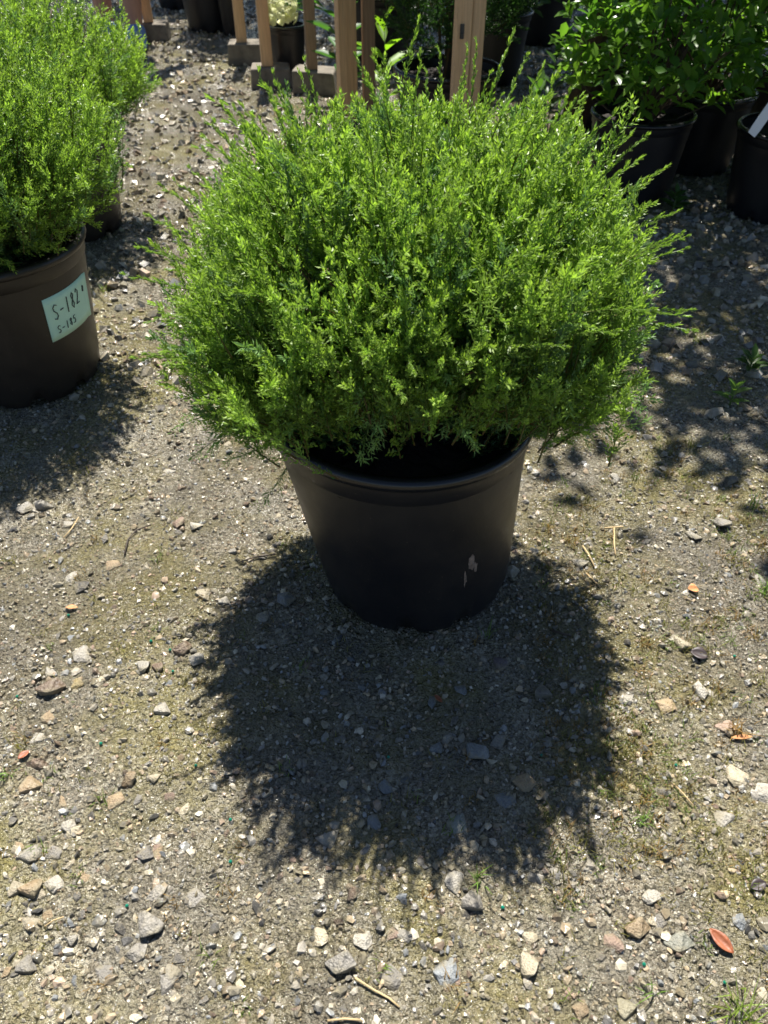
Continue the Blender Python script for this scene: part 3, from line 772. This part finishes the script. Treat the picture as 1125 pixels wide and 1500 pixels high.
tag(tg, 'narrow white plastic plant tag leaning from a black pot', 'plant tag')

# far pots in the shade
FAR = [((.78, 2.95), 'small', 'dark shrub in a small black pot between the bark trunk and the middle pot'), ((1.32, 2.75), 'small', 'dark shrub in a small black pot diagonally behind the tagged pot'), ((1.45, 2.32), 'small', 'dark shrub in a small black pot right beside the tagged pot'),
       ((.42, 3.55), 'black', 'dark leafy shrub in a black pot right behind the dark thuja'), ((1.02, 3.25), 'black', 'dark shrub in a black pot behind the row of broad-leaved shrubs'),
       ((1.55, 3.0), 'black', 'dark shrub in a black pot past the plant tag'), ((.75, 4.3), 'black', 'far black pot with a dark shrub beyond the bark trunk'), ((-.02, 3.95), 'black', 'dark shrub in a black pot behind the pair of wooden stakes')]
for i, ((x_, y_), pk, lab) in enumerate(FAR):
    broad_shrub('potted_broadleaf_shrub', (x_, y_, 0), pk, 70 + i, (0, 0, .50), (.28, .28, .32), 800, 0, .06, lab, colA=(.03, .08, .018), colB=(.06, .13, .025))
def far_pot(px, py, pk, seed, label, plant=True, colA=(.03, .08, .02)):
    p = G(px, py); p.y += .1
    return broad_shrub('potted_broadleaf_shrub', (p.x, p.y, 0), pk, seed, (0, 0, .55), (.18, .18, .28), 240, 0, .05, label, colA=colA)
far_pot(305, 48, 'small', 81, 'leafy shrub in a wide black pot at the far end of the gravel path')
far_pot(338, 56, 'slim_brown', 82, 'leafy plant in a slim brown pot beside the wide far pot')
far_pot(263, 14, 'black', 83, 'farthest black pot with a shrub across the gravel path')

# hydrangea with a white flower head
def hydrangea(px, py):
    p = G(px, py); root = empty('potted_hydrangea', (p.x, p.y + .06, 0)); pot = add_pot(root, 'slim'); rng = np.random.default_rng(90)
    d = unit(rng.normal(size=(330, 3))); d = d[d[:, 2] > -.55]
    c = np.array((-.02, -.07, .25)); P = c + d * .075 * (.85 + .2 * rng.random((len(d), 1)))
    Vs, Fs, off = [], [], 0; PP, DD, NN = [], [], []
    for k in range(len(d)):
        u, w = perp(d[k][None], rng); a0 = rng.random() * 6
        for j in range(4):
            a = a0 + j * 1.571; q = unit((u[0] * math.cos(a) + w[0] * math.sin(a)) + d[k] * .25); PP.append(P[k]); DD.append(q); NN.append(d[k])
    nP = len(PP); V, F = quad_leaves(np.array(PP), np.array(DD), np.array(NN), np.full(nP, .014), np.full(nP, .015), .15)
    cc = np.repeat(np.array((.86, .88, .62)) * (.85 + .2 * rng.random((nP, 1))), 4, 0)
    fl = link('flower_head', mesh_np('flower_head', V, F, M['petal'], cc), root); fl['kind'] = 'stuff'
    m = MB(); m.tube([(0, 0, .15), (-.005, -.03, .2), (-.02, -.06, .235)], .003, 6); m.obj('stem', M['twig'], root, True)
    for k in range(22):
        a = rng.random() * 6.28; e = rng.uniform(-.2, .7); D = Vector((math.cos(a) * math.cos(e), math.sin(a) * math.cos(e), math.sin(e)))
        S = Vector((0, 0, 1)).cross(D).normalized(); U = D.cross(S)
        o = link('leaf', LEAFM[1], root, Vector((.02, .05, rng.uniform(.20, .30))) + Vector((abs(D.x), D.y, D.z)) * .02, Matrix((D, S, U)).transposed().to_euler(), rng.uniform(.09, .15)); o.color = (.07, .19, .03, 1)
    lb = MB(); V = []
    for j in (0, 1):
        for i in range(6):
            a = R(-135) + i / 5 * R(45); z = .10 + j * .075; r_ = .062 + .016 * z / .21 * .8 + .0016; V.append((r_ * math.cos(a), r_ * math.sin(a), z))
    lb.add(V, [(i, i + 1, i + 7, i + 6) for i in range(5)]); lb.obj('pot_sticker', M['white'], pot)
    return tag(root, 'white mophead hydrangea in a slim black pot with white sticker', 'potted flower')
hydrangea(422, 118)

# ------------------------------------------------------------------ stakes, posts and blocks
def stake(px, py, w, d, h, mat, label, rz=0.0, name='wooden_stake', z0=0.0, lean=(0, 0), group=None):
    p = G(px, py, z0); m = MB(); m.box((0, 0, h / 2), (w, d, h), rz)
    o = m.obj(name, mat, None, False, (p.x, p.y, z0), .002); o.rotation_euler = (lean[0], lean[1], 0)
    return tag(o, label, 'stake', group)
def block(px, py, w, d, h, rz, label):
    p = G(px, py); m = MB(); m.box((0, 0, h / 2), (w, d, h), rz, .93, .004)
    o = m.obj('concrete_block', M['concrete'], None, False, (p.x, p.y + d / 2, 0), .006)
    return tag(o, label, 'block', 'concrete blocks at the stakes'), p
for (px, py, w, d, h, rz, lab, slab, mt) in (
        (396, 130, .165, .13, .07, .12, 'concrete block in front of the hydrangea pot, carrying a stake', 'honey coloured wooden stake standing on the block by the hydrangea pot', 'stake'),
        (359, 96, .155, .12, .078, .05, 'concrete block behind the hydrangea block, carrying a stake', 'honey coloured wooden stake on the block behind the hydrangea block', 'stake'),
        (462, 140, .17, .13, .08, -.1, 'low concrete block right of the hydrangea pot', 'weathered grey-brown stake on the low block right of the hydrangea', 'stake_dark'),
        (222, 62, .15, .13, .075, .1, 'concrete block beside the bare legs of the standing person', 'wooden stake on the block beside the standing person', 'stake')):
    b_, p = block(px, py, w, d, h, rz, lab)
    m = MB(); m.box((0, 0, .28), (.044 if mt == 'stake' else .04, .04, .56), .2)
    o = m.obj('wooden_stake', M[mt], None, False, (p.x - .012, p.y + d * .45, h), .002); tag(o, slab, 'stake', 'stakes on blocks')
for (px, x0, w, mt, rz, y_, lab) in ((506, 0, .062, 'stake', .35, 2.95, 'thick honey coloured stake behind the main shrub, left of a thinner brown one'),
                               (539, 0, .042, 'stake_dark', .2, 2.98, 'thinner brown stake beside the thick honey coloured stake')):
    m = MB(); m.box((0, 0, .9), (w, w * .7, 1.8), rz); xx = (px - 562.5) / FPX * (y_ * math.cos(R(PITCH)) + (CAM_H - .3) * math.sin(R(PITCH)))
    tag(m.obj('wooden_stake', M[mt], None, False, (xx, y_, 0), .002), lab, 'stake')
pr = empty('wooden_post', (.222, 2.32, 0), .1)
for dx, w, mt, dy in ((-.019, .041, 'stake', 0), (.0205, .034, 'stake_dark', .010)):
    m = MB(); m.box((dx, dy, .9), (w, .042, 1.8)); m.obj('board', M['stake'], pr, False, None, .002)
m = MB(); m.box((-.024, -.0235, .395), (.010, .004, .032)); m.box((-.024, -.027, .385), (.006, .006, .012)); m.obj('metal_latch', M['metal'], pr)
tag(pr, 'pale wooden post of two joined boards in front of the dark thuja', 'post')

# ------------------------------------------------------------------ shade trees beyond the pots
def tree(loc, ctr, rad, n, seed, label, tr=.045, size=.07):
    root = empty('shade_tree', loc); rng = np.random.default_rng(seed)
    m = MB(); z = np.linspace(0, ctr[2] + rad[2] * .5, 12); m.tube([(ctr[0] * (k / z[-1]) ** 1.3 + .012 * math.sin(5 * k), ctr[1] * (k / z[-1]) ** 1.3 + .012 * math.cos(4 * k), k) for k in z], [tr * (1.1 - .75 * k / z[-1]) for k in z], 12)
    m.obj('trunk', M['bark'], root, True)
    nc = 46; d = unit(rng.normal(size=(nc, 3))); cc = np.array(ctr) + d * (.35 + .65 * rng.random((nc, 1)) ** .5) * np.array(rad)
    for k in range(0, nc, 3):
        m = MB(); b = np.array((ctr[0] * .6, ctr[1] * .6, ctr[2] - rad[2] * .7)); m.tube([b, (b + cc[k]) / 2 + rng.normal(0, .05, 3), cc[k]], [.018, .012, .004], 6); m.obj('limb', M['bark'], root, True)
    P = (cc[rng.integers(0, nc, n)] + rng.normal(0, .16, (n, 3)) * np.array((1, 1, .7))); D = unit(rng.normal(size=(n, 3)) + np.array((0, 0, -.2)))
    col = np.array((.05, .115, .022)) * (.7 + .7 * rng.random((n, 1)))
    u, _ = perp(D, rng); Lf = size * (.7 + .6 * rng.random(n)); V, F = quad_leaves(P, D, u, Lf, Lf * .55, .1); C = np.repeat(col, 4, 0)
    f = link('crown', mesh_np('crown', V, F, M['broad'], C, True), root); f['kind'] = 'stuff'
    return tag(root, label, 'tree')
TREES = [((2.2, 6.4, 0), (0, 0, 3.0), (1.5, 1.2, 1.0), 14000, 'broad leafy tree farthest behind the shaded pots', .07),
         ((.63, 2.78, 0), (.12, -.45, 1.88), (.48, .42, .40), 2300, 'slim dark-barked tree rising between the post and the broad-leaved shrubs', .040),
         ((.75, 5.7, 0), (0, .1, 3.0), (1.0, 1.0, .9), 13000, 'leafy tree standing behind the dark thuja', .05),
         ((2.35, 4.9, 0), (0, 0, 2.8), (1.15, 1.1, 1.0), 16000, 'leafy tree behind the row of broad-leaved shrubs', .05),
         ((-.8, 6.5, 0), (0, 0, 3.1), (1.3, 1.1, .9), 8000, 'leafy tree across the far end of the gravel path', .06),
         ((-2.9, 6.9, 0), (0, 0, 3.1), (1.2, 1.2, 1.0), 9000, 'leafy tree beyond the standing person', .06)]
for i, (loc, ctr, rad, n, lab, tr) in enumerate(TREES): tree(loc, ctr, rad, n, 200 + i, lab, tr)

# ------------------------------------------------------------------ weeds, grass
def weed(px, py, h, nl, size, col, label, seed, lean=.0):
    p = G(px, py); root = empty('leafy_weed', (p.x, p.y, 0)); rng = np.random.default_rng(seed)
    m = MB(); m.tube([(0, 0, -.005), (lean * .4 * h, 0, h * .5), (lean * h, 0, h)], [.0022, .0018, .001], 6); m.obj('stem', M['grass_stem'], root, True)
    for k in range(nl):
        t = .15 + .85 * (k + .5) / nl; a = k * 2.4 + rng.normal(0, .3); e = .25 + .75 * t ** 2
        D = Vector((math.cos(a) * math.cos(e), math.sin(a) * math.cos(e), math.sin(e))); S = Vector((0, 0, 1)).cross(D).normalized(); U = D.cross(S)
        o = link('leaf', LEAFM[2], root, (lean * h * t, 0, h * t), Matrix((D, S, U)).transposed().to_euler(), size * (1.1 - .45 * t) * rng.uniform(.8, 1.2)); o.color = (*col, 1)
    return tag(root, label, 'weed')
M['grass_stem'] = mat_simple('weed_stem', (.10, .16, .04), .6, 40, .2)
GRN = (.16, .27, .06)
weed(1068, 595, .045, 11, .034, GRN, 'bright pale green weed alone in gravel beside a shadow', 401)
weed(1096, 545, .03, 12, .042, (.06, .12, .03), 'dark low weed in the shadow beyond the bright weed', 402)
weed(985, 312, .05, 12, .05, (.06, .13, .03), 'small weed in front of the squat black pot', 403)
weed(872, 262, .12, 16, .05, (.10, .2, .035), 'tall weed against the left side of the squat black pot', 404)
weed(770, 225, .20, 20, .075, (.08, .17, .03), 'tall leafy weed between the wooden post and the bark trunk', 405, .1)
weed(735, 215, .12, 14, .06, (.11, .22, .03), 'shorter leafy weed at the foot of the wooden post', 406)
weed(800, 200, .26, 18, .08, (.05, .11, .03), 'dark leafy weed in front of the bark trunk', 407)
weed(500, 150, .42, 22, .13, (.05, .13, .03), 'big-leaved plant behind the thick honey coloured stake', 408)
weed(568, 168, .30, 9, .13, (.16, .30, .02), 'lime leaved plant beside the black thuja pot', 409, -.05)

def blades(rng, n, spread, h, col, w=.0016):
    a = rng.random(n) * 6.283; b0 = np.stack([rng.normal(0, spread, n), rng.normal(0, spread, n), np.full(n, -.002)], -1)
    out = np.stack([np.cos(a), np.sin(a), np.zeros(n)], -1); s = np.stack([-np.sin(a), np.cos(a), np.zeros(n)], -1); hh = h * (.5 + .6 * rng.random(n)); k = .25 + .7 * rng.random(n)
    V = []
    for t, ww in ((0, 1), (.5, .8), (1, .1)):
        c = b0 + out * (hh * k * t * t)[:, None] + np.array((0, 0, 1.)) * (hh * t * (1 - .35 * k * t))[:, None]
        V += [c - s * w * ww / 2, c + s * w * ww / 2]
    V = np.stack(V, 1).reshape(-1, 3); o = 6 * np.arange(n)[:, None]
    F = np.concatenate([np.array([f]) + o for f in ((0, 1, 3, 2), (2, 3, 5, 4))])
    c = np.array(col) * (.7 + .6 * rng.random((n, 1))); return V, F, np.repeat(c, 6, 0)
def tuft(px, py, h, n, label, seed, col=(.13, .22, .04)):
    p = G(px, py); rng = np.random.default_rng(seed); V, F, C = blades(rng, n, h * .16, h, col)
    o = link('grass_tuft', mesh_np('grass_tuft', V, F, M['grass'], C), None, (p.x, p.y, float(gz(p.x, p.y)))); return tag(o, label, 'grass tuft')
tuft(940, 1203, .022, 16, 'small green grass tuft at the right edge of the shrub shadow', 501)
tuft(700, 1290, .022, 12, 'thin grass tuft at the front fringe of the shrub shadow', 502)
tuft(1085, 1495, .045, 40, 'large grass tuft below the red-brown dead leaf', 503, (.19, .26, .05))
tuft(12, 1135, .022, 14, 'little grass tuft left of the tan stones', 504)
tuft(1020, 500, .05, 16, 'wispy grass tuft beside the right flank of the main shrub', 505, (.17, .2, .05))
tuft(1010, 655, .04, 18, 'yellowish grass tuft below the right flank of the shrub', 506, (.2, .2, .06))
tuft(1105, 745, .04, 12, 'grass tuft in the small dark shadow', 507)
tuft(150, 428, .03, 12, 'tiny grass tuft right of the mint note', 508, (.2, .26, .05))
tuft(710, 935, .035, 8, 'sparse grass tuft in front of the main pot', 509, (.1, .16, .04))
tuft(1118, 870, .04, 30, 'bright grass tuft in mossy gravel past the orange leaf', 510)
tuft(945, 1450, .03, 6, 'two-bladed grass sprout near the tan wedge chip', 511)
tuft(1080, 745 + 330, .028, 24, 'dry reddish grass tuft above the pale pinkish stones', 512, (.24, .15, .05))
rng = np.random.default_rng(77); Vs, Fs, Cs, off = [], [], [], 0
for k in range(1250):
    if k < 1000: px, py = rng.uniform(790, 1140), rng.uniform(640, 1330)
    else: px, py = rng.uniform(-20, 1140), rng.uniform(400, 1480)
    p = G(px, py)
    if math.hypot(p.x - MX, p.y - MY) < .15: continue
    if k < 1000 and math.sin(p.x * 21 + 2) * math.sin(p.y * 17) + rng.normal(0, .5) < 0: continue
    col = [(.17, .16, .045), (.22, .14, .05), (.12, .17, .035), (.20, .18, .07)][rng.integers(0, 4)]
    V, F, C = blades(rng, rng.integers(8, 16), .0055, rng.uniform(.006, .019), col, .0012); V = V + np.array((p.x, p.y, float(gz(p.x, p.y))))
    Vs.append(V); Fs.append(F + off); Cs.append(C); off += len(V)
tag(link('moss_tufts', mesh_np('moss_tufts', np.concatenate(Vs), np.concatenate(Fs), M['grass'], np.concatenate(Cs))), 'olive and reddish moss sprouts between the gravel', 'moss', kind='stuff')

# ------------------------------------------------------------------ litter
def litter_leaf(px, py, L, W, rz, mat, label, cat='dead leaf', curl=.25):
    p = G(px, py); m = MB(); n = 9; V = []
    for i in range(n + 1):
        t = i / n; w = W * math.sin(math.pi * min(1, t * .96 + .02)) ** .8
        for s_ in (-1, -.5, 0, .5, 1): V.append((L * (t - .5), s_ * w / 2, abs(s_) * w * curl + .10 * L * (t - .5) ** 2 * 4 * .4))
    m.add(V, [(i * 5 + j, i * 5 + j + 1, i * 5 + j + 6, i * 5 + j + 5) for i in range(n) for j in range(4)])
    o = m.obj('dead_leaf', mat, None, True, (p.x, p.y, float(gz(p.x, p.y)) + .004)); o.rotation_euler = (random.uniform(-.2, .2), random.uniform(-.2, .2), rz)
    so = o.modifiers.new('thick', 'SOLIDIFY'); so.thickness = .0006
    return tag(o, label, cat)
litter_leaf(1055, 1380, .027, .013, -.9, M['deadleaf'], 'glossy red-brown dead leaf lying on wet gravel')
litter_leaf(1013, 868, .016, .015, .1, M['orangeleaf'], 'round orange dead leaf on mossy gravel')
litter_leaf(1022, 963, .022, .018, -.3, M['darkleaf'], 'dark purple-brown curled dead leaf beside the cream flat stone')
litter_leaf(1085, 1083, .026, .007, .1, M['orangeleaf'], 'narrow orange dead leaf by the dry reddish tuft')
litter_leaf(106, 893, .016, .009, .1, M['orangeleaf'], 'small rusty dead leaf in sunlit gravel left of the shadow')
litter_leaf(36, 1108, .014, .009, .8, M['deadleaf'], 'small dark red dead leaf above the little grass tuft')
litter_leaf(1108, 1300, .018, .012, .3, M['darkleaf'], 'crumpled dark dead leaf right of the yellow gravel')
litter_leaf(642, 1026, .014, .006, -.9, M['deadleaf'], 'slim rusty dead leaf inside the shrub shadow')
def stick(pts, r, mat, label, name='twig'):
    P = [G(*q) + Vector((0, 0, .0035)) for q in pts]; m = MB(); m.tube(P, [r * random.uniform(.8, 1.1) for _ in P], 6)
    return tag(m.obj(name, mat, None, True), label, 'twig')
stick([(520, 1434), (548, 1452), (570, 1464), (585, 1477)], .0011, M['straw'], 'split tan straw stem beside the grey slate wedge', 'straw_stem')
stick([(480, 1497), (505, 1494), (530, 1496)], .0012, M['straw'], 'tan straw stem lying across wet gravel below the slate wedge', 'straw_stem')
stick([(183, 815), (188, 793), (200, 779), (222, 771)], .0012, M['darktwig'], 'thin dark hooked twig on sunlit gravel')
stick([(350, 826), (375, 818), (405, 814)], .0011, M['darktwig'], 'thin dark twig left of the main pot')
stick([(94, 790), (105, 778), (116, 760)], .001, M['straw'], 'short straw below the pale stone pair', 'straw_stem')
stick([(885, 776), (912, 774)], .0013, M['straw'], 'short straw lying crosswise above a longer straw', 'straw_stem')
stick([(899, 776), (899, 800), (901, 815)], .0012, M['straw'], 'longer straw pointing at the short crosswise straw', 'straw_stem')
stick([(853, 802), (862, 815), (870, 832)], .0011, M['straw'], 'pale straw beside the pale stone right of the pot', 'straw_stem')
stick([(858, 842), (878, 862)], .0011, M['straw'], 'pale straw below the stone right of the pot', 'straw_stem')
stick([(808, 926), (836, 934)], .0016, M['darktwig'], 'brown twig inside the shadow right of the pot')
stick([(985, 1150), (1000, 1165), (1014, 1182)], .0009, M['straw'], 'fine straw right of the small green tuft', 'straw_stem')
stick([(1108, 618), (1120, 625)], .0012, M['darktwig'], 'dark twig right of the bright weed')
stick([(66, 1360), (80, 1350), (95, 1345)], .0008, M['straw'], 'fine straw near the long tan stone', 'straw_stem')
stick([(200, 1348), (212, 1340), (222, 1332)], .0008, M['straw'], 'fine straw above the long grey stone', 'straw_stem')
bm_ = MB(); bm_.lathe([(.0002, -.0018), (.0012, -.0014), (.0018, 0), (.0012, .0014), (.0002, .0018)], 10); bead_me = bm_.mesh('bead', M['bead'], True)
for px, py in ((101, 903), (222, 942), (250, 955), (254, 986), (149, 1092), (26, 1022), (338, 1202), (338, 1264), (187, 1329), (288, 1125), (736, 1331), (569, 1109), (1061, 1440), (942, 1415), (989, 1123), (793, 1107), (1074, 965)):
    p = G(px, py); tag(link('fertilizer_bead', bead_me, None, (p.x, p.y, float(gz(p.x, p.y)) + .003), None, random.uniform(.9, 1.2)), *(('tiny teal green fertilizer bead inside the shadow of the main shrub', 'bead', 'fertilizer beads in the shade') if (px, py) in ((569, 1109), (793, 1107)) else ('tiny teal green fertilizer bead lying in sunlit gravel', 'bead', 'fertilizer beads in the sun')))

# ------------------------------------------------------------------ the person behind the left shrubs
def skin_mesh(name, mat, parent, chains, sub=2):
    verts, edges, rad = [], [], []
    key = {}
    def vid(p, r):
        k = tuple(round(c, 4) for c in p)
        if k not in key: key[k] = len(verts); verts.append(p); rad.append(r)
        return key[k]
    for ch in chains:
        ids = [vid(p, r) for p, r in ch]
        edges += [(a, b) for a, b in zip(ids, ids[1:])]
    me = bpy.data.meshes.new(name); me.from_pydata(verts, edges, []); me.materials.append(mat)
    o = link(name, me, parent); sk = o.modifiers.new('skin', 'SKIN'); sk.use_smooth_shade = True
    for i, sv in enumerate(me.skin_vertices[0].data):
        r = rad[i]; sv.radius = r if hasattr(r, '__len__') else (r, r); sv.use_root = (i == 0)
    ss = o.modifiers.new('sub', 'SUBSURF'); ss.levels = ss.render_levels = sub
    return o
fp = G(203, 66)
per = empty('person', (fp.x, fp.y, 0), R(12))
def leg(sx, dx=0, dy=0):
    return [((0, 0, .98), (.15, .11)), ((sx * .095 + dx * .2, 0, .90), .092), ((sx * .10 + dx * .7, -.02 + dy * .6, .52), .062), ((sx * .10 + dx * .9, .015 + dy * .9, .36), .072), ((sx * .10 + dx, .012 + dy, .10), .040), ((sx * .10 + dx, .0 + dy, .05), .040), ((sx * .105 + dx, -.10 + dy, .030), (.036, .028)), ((sx * .11 + dx, -.18 + dy, .022), (.034, .018))]
LL_, RL_ = leg(-1, -.04, .13), leg(1, -.10, 0)
sp = [((0, 0, .98), (.15, .11)), ((0, 0, 1.15), (.135, .095)), ((0, -.01, 1.32), (.16, .105)), ((0, 0, 1.43), (.12, .08)), ((0, -.005, 1.52), .055), ((0, -.02, 1.60), (.068, .085)), ((0, -.02, 1.68), (.076, .095)), ((0, -.01, 1.745), (.05, .065))]
def arm(sx):
    a = [((0, 0, 1.43), (.12, .08)), ((sx * .19, 0, 1.40), .055), ((sx * .25, .01, 1.13), .042), ((sx * .26, -.06, .90), .030), ((sx * .262, -.08, .84), (.018, .036))]
    w = a[-1]; fs = []
    for k, (dy, l) in enumerate(((-.03, .072), (-.012, .082), (.008, .078), (.026, .062))):
        b = (sx * .263, -.085 + dy, .79)
        fs.append([w, (b, .0095), ((sx * .258, -.09 + dy, .79 - l * .5), .0085), ((sx * .245, -.09 + dy, .79 - l), .007)])
    fs.append([w, ((sx * .25, -.125, .825), .0105), ((sx * .24, -.14, .785), .009)])
    return [a] + fs
body = skin_mesh('body', M['skin'], per, [sp, LL_, RL_] + arm(1) + arm(-1))
g_ = lambda ch, k: [(p, tuple(q + k for q in (r if hasattr(r, '__len__') else (r, r)))) for p, r in ch]
skin_mesh('shirt', M['shirt'], per, [g_(sp[:4], .014), g_(arm(1)[0][:3], .012), g_(arm(-1)[0][:3], .012)])
skin_mesh('shorts', M['shorts'], per, [g_(LL_[:3], .02), g_(RL_[:3], .02), g_(sp[:2], .018)])
for ch in (LL_, RL_): skin_mesh('shoe', M['shoe'], per, [g_(ch[4:], .010)][:1] if 0 else [g_([((ch[5][0][0], ch[5][0][1] + .01, .085), .038)] + ch[5:], .009)])
skin_mesh('hair', M['hair'], per, [[((0, .02, 1.62), (.066, .07)), ((0, .015, 1.70), (.080, .09)), ((0, .0, 1.765), (.058, .07))]])
for sx in (-1, 1):
    fc = MB(); fc.lathe([(.0003, -.008), (.006, -.005), (.008, 0), (.006, .005), (.0003, .008)], 8); fc.v[-40:] = [(x_ + sx * .03, y_ - .105, z_ + 1.675) for x_, y_, z_ in fc.v[-40:]]; fc.obj('eye', M['ink'], body, True)
m = MB(); m.tube([(0, -.108, 1.685), (0, -.128, 1.64), (0, -.112, 1.632)], [.007, .012, .006], 8); m.obj('nose', M['skin'], body, True)
m = MB(); m.tube([(-.022, -.10, 1.605), (0, -.110, 1.603), (.022, -.10, 1.605)], [.003, .006, .003], 6); m.obj('mouth', M['deadleaf'], body, True)
for sx in (-1, 1):
    m = MB(); m.tube([(sx * .074, -.015, 1.69), (sx * .086, -.005, 1.67), (sx * .076, -.012, 1.64)], [.008, .011, .006], 6); m.obj('ear', M['skin'], body, True)
tag(per, 'person with bare legs and blue shoes standing behind the left shrubs', 'person')
